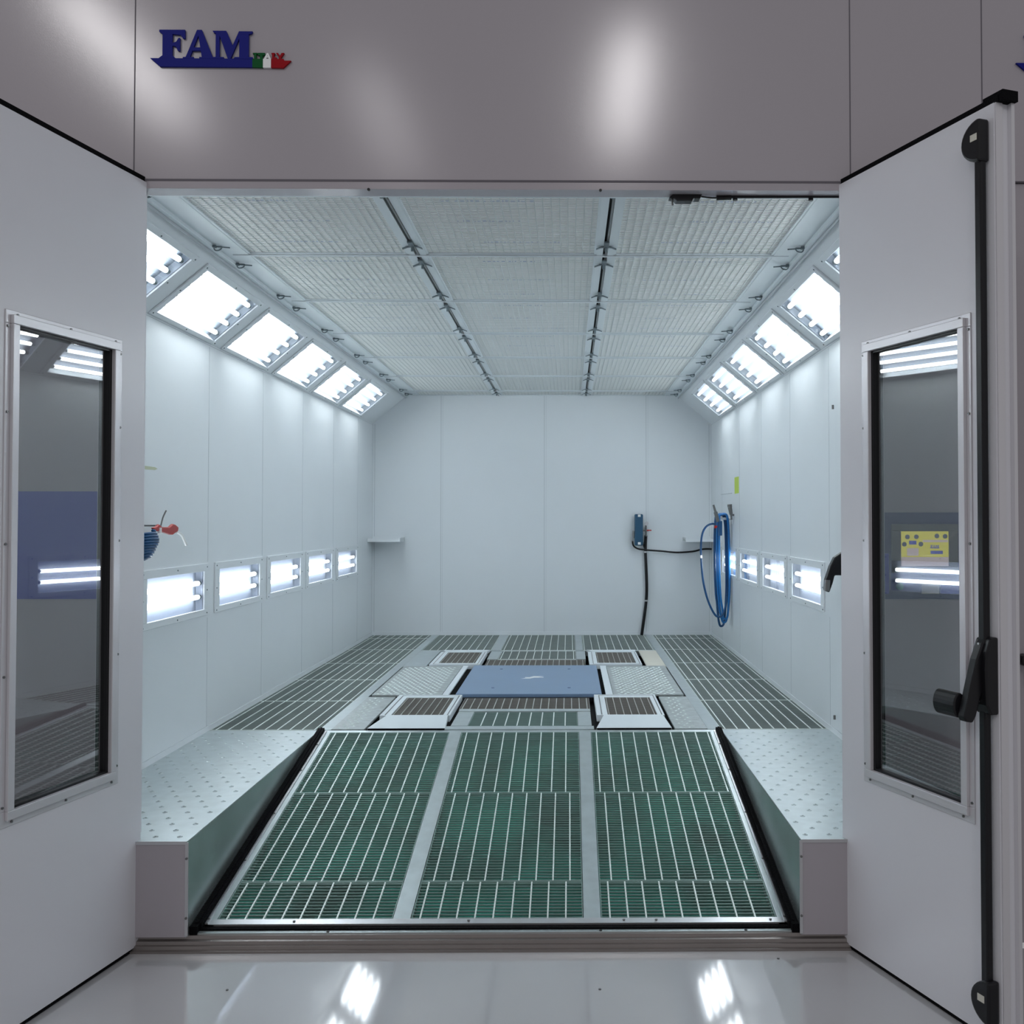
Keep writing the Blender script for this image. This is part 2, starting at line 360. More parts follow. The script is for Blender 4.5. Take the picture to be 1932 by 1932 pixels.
mb = MB(); mb.box(-1.42, .83, 5.2, YB-.02, ZF-.065, ZF-.055); tag(build('filter_mat', mb, 'greyf'), 'grey green filter mat along the back wall', 'filter mat')
mb = MB(); mb.box(-.62, .055, 2.12, 2.72, ZF-.065, ZF-.055); tag(build('filter_mat', mb, 'green'), 'small green filter mat at the ramp top', 'filter mat')

gc = {}
def grating(x0, x1, y0, y1, z, label, group, slope=0, mbar='bar', mrod='rod', pitch=.0735, off=None, bp=.024):
    w = x1-x0; h = (y1-y0)/cos(slope)
    t = thing('floor_grating', label, 'grating', (x0, y0, z), (slope, 0, 0), group)
    key = (round(w, 3), round(h, 3), mbar, off)
    if key in gc:
        for p in gc[key]:
            q = p.copy(); COL.objects.link(q); q.parent = t
        return t
    a = MB(); n = max(1, round(h/bp))
    for k in range(n): y = (k+.5)*h/n; a.box(.003, w-.003, y-.0015, y+.0015, -.007, 0)
    r = MB(); o = off if off is not None else (w-pitch*int(w/pitch))/2; x = o if o > .012 else o+pitch
    while x < w-.012: r.box(x-.003, x+.003, .003, h-.003, -.007, .0015); x += pitch
    e = MB(); q = .006 if mbar == 'barg' else .0035; e.box(0, w, 0, q, -.02, .0012); e.box(0, w, h-q, h, -.02, .0012); e.box(0, .003, q, h-q, -.02, .0005); e.box(w-.003, w, q, h-q, -.02, .0005)
    gc[key] = [build('bearing_bars', a, mbar, t), build('cross_rods', r, mrod, t), build('edge_band', e, mrod if mbar == 'barg' else mbar, t)]
    return t
rows = [(.10, .382, 'bottom'), (.386, 1.243, 'middle'), (1.247, 2.052, 'top')]
for bi, (a, b, n) in enumerate(BAYS):
    for j, (ya, yb, rn) in enumerate(rows):
        grating(a, b, ya, yb, zr(ya), 'galvanised ramp grating over green filter, %s bay of the ramp, %s panel of its bay' % (n, rn), 'ramp gratings', SL, off=(.035, .052, .030)[j])
SROW = [YR+.02]+[3.08+.935*k for k in range(5)]+[YB-.01]
for x0, x1, n in ((XL+.006, XS0-.0, 'left'), (XS1-.0, XR-.006, 'right')):
    for j in range(len(SROW)-1):
        grating(x0, x1, SROW[j]+.002, SROW[j+1]-.002, ZF, 'flat grey green grating along the %s wall, %s from the ramp' % (n, ORD[j]), 'side floor gratings', 0, 'barg')
for x0, x1, n in ((-1.415, -.752, 'left'), (-.658, .063, 'middle'), (.137, .825, 'right')):
    grating(x0, x1, 5.83, YB-.01, ZF, 'flat grating against the back wall, %s of three' % n, 'back wall gratings', 0, 'barg')
grating(-.640, .063, 5.20, 5.76, ZF, 'short grating in front of the middle back-wall grating', None, 0, 'barg')
grating(-.615, .052, 2.20, 2.64, ZF, 'short green-tinted grating at the top of the ramp', None, 0)
grating(-.73, .14, 2.76, 3.17, ZF, 'narrow grating at the ramp-side edge of the blue lift plate', None, 0, 'brown', 'rodg', .052)
grating(-.73, .14, 4.73, 5.14, ZF, 'narrow grating at the back edge of the blue lift plate', None, 0, 'brown', 'rodg', .052)

# ramp frame and dividers
t = thing('ramp_frame', 'bright galvanised frame around the three bays of the ramp', 'ramp', (X0, .05, .0))
def rpart(name, x0, x1, y0, y1, d0=-.045, d1=.002, m='galv'):
    mb = MB(); rampbox(mb, x0, x1, y0, y1, d0, d1); return build(name, mb, m, t)
rpart('side_rail', -1.449, -1.414, .062, 2.06, -.045, .002); rpart('side_rail', .840, .872, .062, 2.06)
rpart('divider', -.709, -.639, .10, 2.06); rpart('divider', .059, .128, .10, 2.06)
rpart('front_rail', -1.449, .872, .062, .098, -.045, .004, 'alu'); rpart('top_rail', -1.449, .872, 2.054, 2.085, -.045, .001)
screws(t, [((x, y, zr(y)), (x, y, zr(y)+.013), .0055) for x in (-1.443, .868) for y in (.09, .55, 1.0, 1.5, 1.85)]+[((x, .08, zr(.08)), (x, .08, zr(.08)+.008), .0055) for x in (-1.1, -.403, .22, .35, .81)], 'steel')
# raised lips of side rails
for xa in (-1.449, .862): mb = MB(); rampbox(mb, xa, xa+.012, .062, 2.06, 0, .010); build('edge_lip', mb, 'alu', t)
# rubber seals
t = thing('rubber_seal', 'thick black ribbed rubber seal around the ramp', 'seal', (X0, .04, .0))
for x0, x1 in ((XS0+.001, -1.450), (.873, XS1-.001)):
    mb = MB()
    for k in range(3):
        w = (x1-x0)/3; rampbox(mb, x0+k*w, x0+(k+1)*w-.001, .032, 2.06, -.05, .030-abs(k-1)*.004)
    build('side_strip', mb, 'rubber', t)
mb = MB(); mb.box(-1.465, .887, .034, .061, .02, .062); mb.box(XS0+.001, XS0+.03, .0, .05, .03, .085); mb.box(XS1-.03, XS1-.001, .0, .05, .03, .085); build('front_strip', mb, 'rubber', t)

# ---------------------------------------------------------------- side platforms
def platform(side):
    n = 'left' if side < 0 else 'right'
    xa, xb = (XL+.002, XS0) if side < 0 else (XS1, XR-.002)
    xi = XS0 if side < 0 else XS1
    t = thing('side_platform', 'galvanised platform with punched grip holes on the %s side of the ramp' % n, 'platform', ((xa+xb)/2, 1, 0), None, 'platforms beside the ramp')
    mb = MB(); mb.box(xa, xb, -.030, YR+.01, ZF-.006, ZF)
    j = 0; y = .03
    while y < YR-.03:
        x = xa+.03+(.048 if j % 2 else 0)
        while x < xb-.02:
            n8 = 10; vs = []; 
            for rr, zz in ((.0115, 0), (.0075, .003), (.005, .003)):
                vs += [(x+rr*cos(2*pi*i/n8), y+rr*sin(2*pi*i/n8), ZF+zz+.0002) for i in range(n8)]
            fs = [(i, (i+1) % n8, n8+(i+1) % n8, n8+i) for i in range(n8)]+[(n8+i, n8+(i+1) % n8, 2*n8+(i+1) % n8, 2*n8+i) for i in range(n8)]
            mb.mi = 0; mb.add(vs, fs); mb.mi = 1; mb.add([(x+.005*cos(2*pi*i/n8), y+.005*sin(2*pi*i/n8), ZF+.0012) for i in range(n8)], [tuple(range(n8))])
            x += .096
        y += .085; j += 1
    build('top_plate', mb, ['galv', 'galvd'], t)
    mb = MB(); x0, x1 = (-1.705, xi-.004) if side < 0 else (xi+.004, 1.10)
    mb.box(x0, x1, -.028, 0, .055, ZF-.006); build('front_panel', mb, 'facade', t)
    mb = MB(); mb.prism([(-.028, .055), (.03, .055), (YR, zr(YR)-.06), (YR, ZF-.006), (-.028, ZF-.006)], (xi-(.004 if side < 0 else 0), 0, 0), (0, 1, 0), (0, 0, 1), (1, 0, 0), .004); build('side_panel', mb, 'galvd', t)
    mb = MB(); mb.box(xi-.006, xi+.006, -.031, -.027, .06, ZF-.004); mb.box(x0, x1, -.0315, -.028, ZF-.012, ZF+.001); build('corner_trim', mb, 'alu', t)
    screws(t, [((xi, -.036, z), (xi, -.03, z), .005) for z in (.13, .36)], 'steel')
platform(-1); platform(1)

# ---------------------------------------------------------------- central lift
def plate(name, label, x0, x1, y0, y1, z, m, grp=None, h=.012):
    mb = MB(); mb.box(x0, x1, y0, y1, z-h, z); o = build(name, mb, m, bevel=.002); return tag(o, label, 'plate', grp)
# channels (structure)
mb = MB(); mb.box(-1.487, -1.422, YR+.02, YB-.01, ZF-.05, ZF+.001); mb.box(.832, .908, YR+.02, YB-.01, ZF-.05, ZF+.001)
mb.box(-.748, -.662, 5.83, YB-.01, ZF-.05, ZF+.001); mb.box(.067, .133, 5.83, YB-.01, ZF-.05, ZF+.001)
mb.box(-1.42, .83, 5.79, 5.826, ZF-.05, ZF-.001)
mb.box(-.74, -.645, 5.20, 5.76, ZF-.05, ZF); mb.box(.067, .15, 5.20, 5.76, ZF-.05, ZF)
structure('trim_14', mb, 'galv', 'galvanised support channels between the gratings')
mb = MB(); mb.box(-.72, -.618, 2.20, 2.66, ZF-.05, ZF+.002); mb.box(.055, .138, 2.20, 2.66, ZF-.05, ZF+.002); mb.box(-.72, .138, 2.655, 2.735, ZF-.05, ZF+.006); mb.box(-.75, .15, 2.10, 2.195, ZF-.05, ZF+.001)
structure('trim_15', mb, 'galv', 'galvanised surround of the short grating at the ramp top')
def plus(mb, x, y, z, d, i):      # raised tear of a checker plate
    a = radians(45 if i % 2 else -45); c, s_ = cos(a), sin(a); L, Wd = d, d*.32
    P = lambda u, v, zz: (x+u*c-v*s_, y+u*s_+v*c, z+zz)
    mb.add([P(-L, 0, 0), P(0, -Wd, 0), P(L, 0, 0), P(0, Wd, 0), P(0, 0, .006)], [(0, 1, 4), (1, 2, 4), (2, 3, 4), (3, 0, 4)])
def checker(label, x0, x1, y0, y1, z, px=.047, d=.021, inner=None):
    t = thing('checker_plate', label, 'plate', (x0, y0, z), None, 'checker plates of the lift')
    g = MB(); g.box(x0, x1, y0, y1, z-.012, z); g.mi = 1; nx = int((x1-x0-.05)/px); ny = int((y1-y0-.04)/(px*1.2))
    for i in range(nx):
        for j in range(ny): plus(g, x0+.04+i*px+(px/2 if j % 2 else 0), y0+.03+j*px*1.2, z+.0002, d, i+j)
    build('sheet', g, ['plate', 'rod'], t)
    return t
checker('silver checker plate left of the blue lift plate', -1.40, -.905, 3.25, 4.69, ZF+.012)
checker('silver checker plate right of the blue lift plate', .315, .815, 3.25, 4.69, ZF+.012)
for n, x0, x1 in (('left', -.90, -.856), ('right', .262, .312)): plate('edge_rail', 'smooth grey rail on the %s side of the blue lift plate' % n, x0, x1, 3.23, 4.69, ZF+.014, 'rail')
checker('worn silver corner plate left of the front left lift pad', -1.42, -1.225, 2.10, 3.22, ZF+.003, .05, .014)
checker('worn silver corner plate right of the front right lift pad', .635, .83, 2.10, 3.22, ZF+.003, .05, .014)
plate('corner_plate', 'plain grey corner plate left of the back left lift pad', -1.42, -1.225, 4.72, 5.78, ZF+.003, 'galv')
plate('corner_plate', 'dusty cream corner plate right of the back right lift pad', .665, .83, 4.72, 5.78, ZF+.003, 'cream')
# dark pit
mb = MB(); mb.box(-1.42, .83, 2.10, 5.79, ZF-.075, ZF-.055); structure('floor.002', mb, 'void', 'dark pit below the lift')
# blue plate
t = thing('lift_plate', 'flat blue painted lift plate in the middle of the booth floor', 'lift plate', (X0, 3.95, ZF))
mb = MB(); mb.box(-.805, .232, 3.235, 4.67, ZF-.01, ZF+.020); build('plate', mb, 'blue', t, bevel=.003)
for x, y in ((-.56, 3.5), (0, 3.5), (-.56, 4.45), (0, 4.45)):
    s = MB(); s.cyl((x, y, ZF+.019), (x, y, ZF+.0215), .012, 10); build('bolt', s, 'navyd', t)
s = MB(); s.box(-.345, -.20, 3.985, 4.01, ZF+.020, ZF+.0206); s.prism([(0, 0), (.05, .04), (.10, .04), (.07, 0)], (-.375, 3.94, ZF+.020), (1, 0, 0), (0, 1, 0), (0, 0, 1), .0007)
s.prism([(0, 0), (.03, .05), (.11, .05), (.06, 0)], (-.31, 4.01, ZF+.020), (1, 0, 0), (0, 1, 0), (0, 0, 1), .0007)
build('emblem', s, 'white', t)
mb = MB(); mb.box(-.80, .228, 3.20, 3.233, ZF-.03, ZF-.002); build('front_lip', mb, 'black', t)
# lift pads
def pad(label, x0, x1, y0, y1, wedge, flip):
    """frame with brown grating; wedge = depth of the sloped drive-on lip (towards the outside end)"""
    z = ZF+.022; t = thing('lift_pad', label, 'lift pad', ((x0+x1)/2, (y0+y1)/2, ZF), None, 'drive-on pads of the lift')
    ye, yi = (y0, y0+wedge) if not flip else (y1, y1-wedge)
    mb = MB(); gx0, gx1 = x0+.07, x1-.045; lo, hi = (yi, y1) if not flip else (y0, yi)
    g0, g1 = lo+.015, hi-.10
    if flip: g0, g1 = lo+.08, hi-.015
    mb.box(x0, x1, lo, g0, ZF-.02, z); mb.box(x0, x1, g1, hi, ZF-.02, z); mb.box(x0, gx0, g0, g1, ZF-.02, z); mb.box(gx1, x1, g0, g1, ZF-.02, z)
    build('frame', mb, 'rail', t, bevel=.002)
    mb = MB(); q = .004
    mb.box(x0+.03, x0+.036, lo+.01, hi-.03, z, z+.0012); mb.box(x1-.02, x1-.014, lo+.01, hi-.03, z, z+.0012); mb.box(x0+.03, x1-.014, (hi if not flip else lo+.05)-.036, (hi if not flip else lo+.05)-.03, z, z+.0012)
    build('frame_gap', mb, 'steel', t)
    a = MB(); n = int((g1-g0)/.024)
    for k in range(n): y = g0+(k+.5)*(g1-g0)/n; a.box(gx0, gx1, y-.0017, y+.0017, z-.03, z-.004)
    build('bearing_bars', a, 'brown', t)
    r = MB(); x = gx0+.01
    while x < gx1: r.box(x-.0022, x+.0022, g0, g1, z-.010, z-.002); x += .048
    build('cross_rods', r, 'rodg', t)
    mb = MB(); k = -1 if not flip else 1
    mb.prism([(x0-.004, 0), (x1+.004, 0), (x1-.012, 1), (x0+.05, 1)], (0, 0, 0), (1, 0, 0), (0, 1, 0), (0, 0, 1), 1)
    mb.v = []; mb.f = []; mb.m = []
    e0, e1 = ye, yi
    top = [(x0-.01, e0, z-.012), (x1+.01, e0, z-.012), (x1-.012, e1, z+.001), (x0+.045, e1, z+.001)]
    bot = [(p[0], p[1], ZF-.008 if i < 2 else ZF-.008) for i, p in enumerate(top)]
    fs = [(0, 1, 2, 3), (7, 6, 5, 4), (0, 4, 5, 1), (1, 5, 6, 2), (2, 6, 7, 3), (3, 7, 4, 0)]
    mb.add(top+bot, fs); build('drive_on_lip', mb, 'rail', t)
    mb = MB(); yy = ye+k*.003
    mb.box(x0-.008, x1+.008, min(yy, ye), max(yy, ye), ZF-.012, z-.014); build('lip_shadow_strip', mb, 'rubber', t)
pad('front left lift pad with grey drive-on lip at the ramp top', -1.195, -.752, 2.095, 3.195, .34, False)
pad('front right lift pad with grey drive-on lip at the ramp top', .175, .605, 2.095, 3.195, .34, False)
pad('back left lift pad behind the left checker plate', -1.195, -.765, 4.72, 5.79, .24, True)
pad('back right lift pad behind the right checker plate', .175, .625, 4.72, 5.79, .24, True)

# ---------------------------------------------------------------- doors (setting)
FR = 3.022
def door(name, hx, hy, u, sg, label):
    ang = math.atan2(u[1], u[0]); t = thing(name, label, None, (hx, hy, 0), (0, 0, ang), None, 'structure')
    def B(mb, s0, s1, n0, n1, z0, z1): mb.box(s0, s1, -sg*n0, -sg*n1, z0, z1)     # n>0 towards the viewer side
    L = .862; z0, z1 = .018, FR; a0, a1, b0, b1 = .205, .700, .735, 2.320
    mb = MB()
    B(mb, 0, a0, -.055, 0, z0, z1); B(mb, a1, L, -.055, 0, z0, z1); B(mb, a0, a1, -.055, 0, z0, b0); B(mb, a0, a1, -.055, 0, b1, z1)
    build('leaf', mb, 'door', t)
    mb = MB(); B(mb, L, L+.006, -.030, -.003, z0, z1); B(mb, L-.02, L+.018, -.068, -.0551, z0, z1); build('edge_profile', mb, 'alup', t)
    mb = MB(); B(mb, 0, L+.012, -.066, -.006, z1, z1+.022); build('top_gasket', mb, 'rubber', t)
    mb = MB(); B(mb, L-.06, L+.03, -.072, -.01, z1+.001, z1+.035); build('gasket_end', mb, 'rubber', t)
    mb = MB(); B(mb, 0, L, -.05, -.006, 0.002, z0); build('bottom_gasket', mb, 'rubber', t)
    # window frame: flange + raised bead
    f = MB(); c0, c1, d0, d1 = .148, .752, .682, 2.365
    for (s0, s1, q0, q1) in ((c0, c1, d0, b0), (c0, c1, b1, d1), (c0, a0, b0, b1), (a1, c1, b0, b1)): B(f, s0, s1, 0, .004, q0, q1)
    for (s0, s1, q0, q1) in ((a0-.03, a1+.03, b0-.03, b0), (a0-.03, a1+.03, b1, b1+.03), (a0-.03, a0, b0, b1), (a1, a1+.03, b0, b1)): B(f, s0, s1, .004, .016, q0, q1)
    fr = build('window_frame', f, 'alup', t, bevel=.002)
    f = MB()
    for (s0, s1, q0, q1) in ((a0, a1, b0, b0+.008), (a0, a1, b1-.008, b1), (a0, a0+.012, b0, b1), (a1-.012, a1, b0, b1)): B(f, s0, s1, -.045, .001, q0, q1)
    build('glazing_bead', f, 'black', fr)
    g = MB(); B(g, a0+.004, a1-.004, -.016, -.012, b0+.004, b1-.004); build('glass', g, 'glass', t)
    pts = [(ss, z) for z in (.75, 1.17, 1.60, 2.03, 2.31) for ss in (c0+.012, c1-.010)]+[(ss, z) for ss in (.19, .44, .70) for z in (d0+.014, d1-.012)]
    screws(fr, [((ss, -sg*.003, z), (ss, -sg*.008, z), .0045) for ss, z in pts], 'steel')
    return t, B
uR = Vector((.330, -.944)).normalized(); uL = Vector((-.200, -.980)).normalized()
d2, B = door('door_2', 1.082, .0, uR, 1, 'right door leaf swung open, with black panic bar gear')
door('door_1', -1.682, .0, uL, -1, 'left door leaf swung open, with tall window')
# panic gear on right leaf (viewer side = local -Y)
def PP(poly, s0, s1, name, m, par, bevel=.004):      # profile (n,z) extruded along s
    mb = MB(); mb.prism([(-n, z) for n, z in poly], (s0, 0, 0), (0, 1, 0), (0, 0, 1), (1, 0, 0), s1-s0); return build(name, mb, m, par, bevel=bevel)
mb = MB(); B(mb, .808, .840, .010, .034, .19, 2.86); gear = build('panic_rod', mb, 'black', d2, bevel=.006)
for zc, fl, sx in ((2.905, 1, 0), (.148, -1, .012)):
    mb = MB(); pts = []
    for i in range(17):
        a = pi/2+pi*i/16; pts.append((.845+sx+.085*cos(a)*(1 if i not in (0, 16) else 0), zc+.070*sin(a)))
    mb.prism(pts, (0, -.002, 0), (1, 0, 0), (0, 0, 1), (0, -1, 0), .045); h = build('latch_cover', mb, 'black', gear, bevel=.008)
    s = MB(); s.box(.808, .838, -.0485, -.047, zc+.0, zc+.022); build('latch_sticker', s, 'cream', gear)
    gear.children and None
PP([(0, 1.058), (.030, 1.058), (.046, 1.09), (.050, 1.20), (.046, 1.26), (.03, 1.300), (0, 1.305)], .795, .862, 'lever_housing', 'black', gear, .006)
PP([(.03, 1.30), (.045, 1.285), (.068, 1.235), (.095, 1.14), (.118, 1.055), (.112, 1.040), (.085, 1.035), (.072, 1.055), (.055, 1.11), (.03, 1.16)], .808, .842, 'lever_arm', 'black', gear, .005)
mb = MB(); pts = [(.082+.024*cos(2*pi*i/20), 1.085+.040*sin(2*pi*i/20)) for i in range(20)]
mb.prism([(-n-.022, z) for n, z in pts], (.70, 0, 0), (0, 1, 0), (0, 0, 1), (1, 0, 0), .105); build('push_grip', mb, 'black', gear, bevel=.005)
screws(gear, [((.83, -.05, 1.283), (.83, -.0525, 1.283), .004), ((.825, -.048, 1.10), (.825, -.052, 1.10), .005)], 'alu')

# ---------------------------------------------------------------- lettering
def sign_polys():
    blue = [
     [(352,190),(610,190),(612,275),(590,275),(565,240),(485,232),(485,318),(522,308),(545,270),(560,270),(560,395),(540,395),(520,355),(485,345),(485,440),(520,470),(345,470),(385,440),(385,235),(352,210)],
    ]
    A = [[(730,190),(765,190),(655,470),(612,470)], [(735,190),(778,190),(895,470),(782,470)], [(686,362),(775,362),(785,394),(672,394)], [(590,456),(700,456),(705,472),(590,472)], [(755,456),(915,456),(915,472),(755,472)]]
    Mm = [[(885,198),(1020,198),(1020,216),(900,220)], [(918,200),(957,200),(957,470),(918,470)], [(940,200),(1024,200),(1088,342),(1150,205),(1172,205),(1172,232),(1068,470),(1040,470)], [(1155,203),(1250,203),(1250,470),(1155,470)], [(1150,203),(1288,203),(1282,222),(1240,235),(1150,230)], [(905,455),(1000,455),(1000,472),(890,472)], [(1110,455),(1290,455),(1300,472),(1100,472)]]
    base = [[(262,468),(1287,470),(1287,553),(362,550)]]
    g = [[(1287,470),(1392,470),(1392,555),(1287,553)]]; w = [[(1394,470),(1474,470),(1474,556),(1394,555)]]; r = [[(1476,470),(1600,470),(1608,487),(1675,487),(1598,558),(1476,556)]]
    I = [[(1292,412),(1338,412),(1338,424),(1292,424)], [(1304,412),(1327,412),(1327,470),(1304,470)]]
    T = [[(1342,412),(1412,412),(1408,436),(1342,436)], [(1364,412),(1390,412),(1390,470),(1364,470)]]
    a = [[(1432,414),(1446,414),(1426,470),(1402,470)], [(1432,414),(1446,414),(1474,470),(1450,470)], [(1420,446),(1462,446),(1464,458),(1416,458)]]
    Ll = [[(1478,412),(1512,412),(1512,424),(1478,424)], [(1484,412),(1506,412),(1506,470),(1484,470)], [(1484,456),(1532,456),(1532,470),(1484,470)]]
    Yy = [[(1522,412),(1545,412),(1572,450),(1556,455)], [(1580,412),(1606,412),(1576,455),(1558,450)], [(1552,445),(1576,445),(1576,472),(1552,472)]]
    return [('letter', blue, 'logo_blue'), ('letter', A, 'logo_blue'), ('letter', Mm, 'logo_blue'), ('base_bar', base, 'logo_blue'), ('green_bar', g, 'logo_green'), ('white_bar', w, 'white'), ('red_bow', r, 'logo_red'),
            ('small_letter', I, 'logo_green'), ('small_letter', T, 'logo_green'), ('small_letter', a, 'white'), ('small_letter', Ll, 'logo_red'), ('small_letter', Yy, 'logo_red')]
def sign(x, z, label):
    t = thing('letter_sign', label, 'sign', (x, -.001, z), (0, 0, 0), 'lettered signs on the booth front')
    for nm, polys, m in sign_polys():
        mb = MB()
        for i, p in enumerate(polys):
            mb.prism([((q[0]-262)*.000396, (553-q[1])*.000412) for q in p], (0, -.0002*i, 0), (1, 0, 0), (0, 0, 1), (0, -1, 0), .010)
        build(nm, mb, m, t)
    return t
sg1 = sign(-1.669, 3.482, 'blue serif letters on a boat-shaped bar with green, white and red end')
sg2 = copy_tree(sg1); sg2.location = (1.796, -.001, 3.480); sg2['label'] = 'dark blue tip of a lettered sign cut off by the right edge of the photo'

# ---------------------------------------------------------------- control panel and band on the facade
mb = MB(); mb.box(-3.0, -1.735, -.004, 0, 1.367, 1.791); tag(build('blue_band', mb, 'navy'), 'plain dark blue band seen through the left door window', 'panel')
t = thing('control_panel', 'blue control panel with lit yellow touch screen seen through the right door window', 'control panel', (1.44, 0, 1.36))
mb = MB(); mb.box(1.13, 1.76, -.006, 0, 1.364, 1.708); build('back_plate', mb, 'navyd', t)
mb = MB()
mb.box(1.280, 1.545, -.014, -.006, 1.635, 1.662); mb.box(1.280, 1.545, -.014, -.006, 1.468, 1.495); mb.box(1.280, 1.318, -.014, -.006, 1.495, 1.635); mb.box(1.508, 1.545, -.014, -.006, 1.495, 1.635)
build('bezel', mb, 'bezel', t, bevel=.002)
def zx(px, py): return 1.317+(px-598)/(1380-598)*.191, 1.632-(py-460)/(1045-460)*.137
mb = MB(); mb.box(1.317, 1.509, -.009, -.006, 1.531, 1.633); scr = build('screen', mb, 's_yel', t)
mb = MB(); mb.box(1.317, 1.509, -.009, -.006, 1.494, 1.531); x, z = zx(700, 740); x2, z2 = zx(890, 870); mb.box(x, x2, -.0095, -.009, z2, z); x, z = zx(960, 600); x2, z2 = zx(1370, 640); mb.box(x, x2, -.0095, -.009, z2, z); build('screen_fields', mb, 's_pink', scr)
mb = MB()
for px, py in ((710, 550), (855, 548), (658, 675), (928, 672), (1190, 535), (1325, 540)):
    x, z = zx(px, py); mb.cyl((x, -.009, z), (x, -.0098, z), .0095, 14)
build('screen_icons', mb, 's_dark', scr)
mb = MB(); x, z = zx(735, 615); x2, z2 = zx(855, 680); mb.box(x, x2, -.0098, -.009, z2, z); x, z = zx(1085, 785); x2, z2 = zx(1285, 840); mb.box(x, x2, -.0098, -.009, z2, z)
ox, oz = zx(1070, 745)
for nm, polys, m in sign_polys()[:4]:
    for p in polys: mb.prism([((q[0]-262)*.0000375, (553-q[1])*.0000375) for q in p], (ox, -.009, oz), (1, 0, 0), (0, 0, 1), (0, -1, 0), .0008)
build('screen_emblem', mb, 's_blue', scr)
mb = MB(); mb.box(1.295, 1.325, -.009, -.006, 1.434, 1.448); build('button_label', mb, 'bezel', t)
mb = MB(); mb.cyl((1.311, -.006, 1.415), (1.311, -.02, 1.415), .014, 16); build('green_button', mb, 'gbtn', t)
mb = MB(); mb.box(1.165, 1.270, -.012, -.006, 1.385, 1.545); build('switch_plate', mb, 'navy', t, bevel=.003)
for z in (1.492, 1.445, 1.408):
    mb = MB(); mb.cyl((1.232, -.012, z), (1.232, -.03, z), .011, 14); build('switch_knob', mb, 'alu' if z > 1.48 else 'black', t)
mb = MB(); mb.box(1.40, 1.47, -.008, -.006, 1.385, 1.425); build('warning_label', mb, 'cream', t)
mb = MB(); mb.box(1.475, 1.74, -.008, -.006, 1.385, 1.43); build('button_row', mb, 'navy', t)

# neighbouring door knob at the right edge
t = thing('door_lock', 'black lock knob with hanging key at the right edge of the photo', 'lock', (1.80, .02, 1.12))
mb = MB(); mb.cyl((1.812, .02, 1.122), (1.812, -.03, 1.122), .024, 16); build('knob', mb, 'black', t, bevel=.003)
mb = MB(); mb.box(1.808, 1.822, -.030, -.026, 1.04, 1.10); build('key', mb, 'steel', t)

# ---------------------------------------------------------------- things on the walls
def shelf(x0, x1, y0, label):
    t = thing('corner_shelf', label, 'shelf', ((x0+x1)/2, (y0+YB)/2, 1.45), None, 'corner shelves on the back wall')
    mb = MB(); mb.box(x0, x1, y0, YB-.002, 1.462, 1.466); build('tray', mb, 'booth', t)
    mb = MB(); mb.box(x0, x1, y0-.003, y0, 1.445, 1.48); mb.box(x0 if x0 > -1.9 else x1-.003, x0+.003 if x0 > -1.9 else x1, y0, YB-.002, 1.445, 1.49); mb.box(x0, x1, YB-.006, YB-.002, 1.466, 1.50); build('rim', mb, 'booth', t)
shelf(XL+.004, -1.80, 6.86, 'small white corner shelf in the back left corner')
shelf(1.245, XR-.004, 6.86, 'small white corner shelf in the back right corner behind the hose')

t = thing('air_regulator', 'dark blue breathing air filter unit on the back wall', 'air filter', (.76, YB, 1.57))
mb = MB(); mb.box(.712, .802, 7.05, 7.135, 1.40, 1.742); build('body', mb, 'boxb', t, bevel=.012)
for z in (1.712, 1.412): mb = MB(); mb.box(.746, .776, 7.046, 7.05, z, z+.026); build('corner_label', mb, 'white', t)
mb = MB(); mb.box(.722, .79, 7.134, YB-.001, 1.45, 1.70); build('bracket', mb, 'steel', t)
mb = MB(); mb.cyl((.70, 7.08, 1.56), (.70, 7.08, 1.48), .012, 10); mb.cyl((.695, 7.08, 1.48), (.69, 7.08, 1.44), .008, 8); build('side_valve', mb, 'steel', t)
t = thing('pressure_gauge', 'brass and red handled valve with round gauge beside the blue air filter', 'valve', (.85, YB, 1.57))
mb = MB(); mb.cyl((.843, 7.09, 1.64), (.843, 7.075, 1.64), .022, 18); build('dial', mb, 'alu', t)
mb = MB(); mb.cyl((.838, 7.10, 1.50), (.838, 7.10, 1.62), .010, 10); mb.cyl((.80, 7.10, 1.565), (.865, 7.10, 1.565), .009, 8); mb.cyl((.838, 7.10, 1.59), (.838, YB-.001, 1.59), .008, 8); build('body', mb, 'steel', t)
mb = MB(); mb.box(.845, .895, 7.07, 7.078, 1.560, 1.572); build('lever', mb, 'red', t)
t = thing('supply_hose', 'thick black hose dropping down the back wall to the floor', 'hose', (.80, 7.12, ZF))
mb = MB(); mb.tube([(.838, 7.11, 1.51), (.833, 7.12, 1.35), (.842, 7.12, 1.10), (.846, 7.12, .92), (.838, 7.12, .78), (.815, 7.12, .60), (.790, 7.115, ZF+.001)], .0165, 10, 6); build('sleeve', mb, 'black', t, smooth=True)
for p in ((.833, 1.33), (.840, .80)):
    mb = MB(); mb.cyl((p[0], 7.12, p[1]-.008), (p[0], 7.12, p[1]+.008), .0185, 12); build('clamp', mb, 'alu', t)
mb = MB(); mb.tube([(.69, 7.08, 1.45), (.70, 7.09, 1.40), (.75, 7.10, 1.365), (.84, 7.095, 1.352), (1.0, 7.11, 1.340), (1.17, 7.12, 1.325), (1.35, 7.12, 1.335), (1.46, 7.12, 1.36), (1.555, 7.10, 1.362)], .0095, 8, 6)
tag(build('air_line', mb, 'black', smooth=True), 'thin black air line sagging along the back wall to the corner', 'hose')
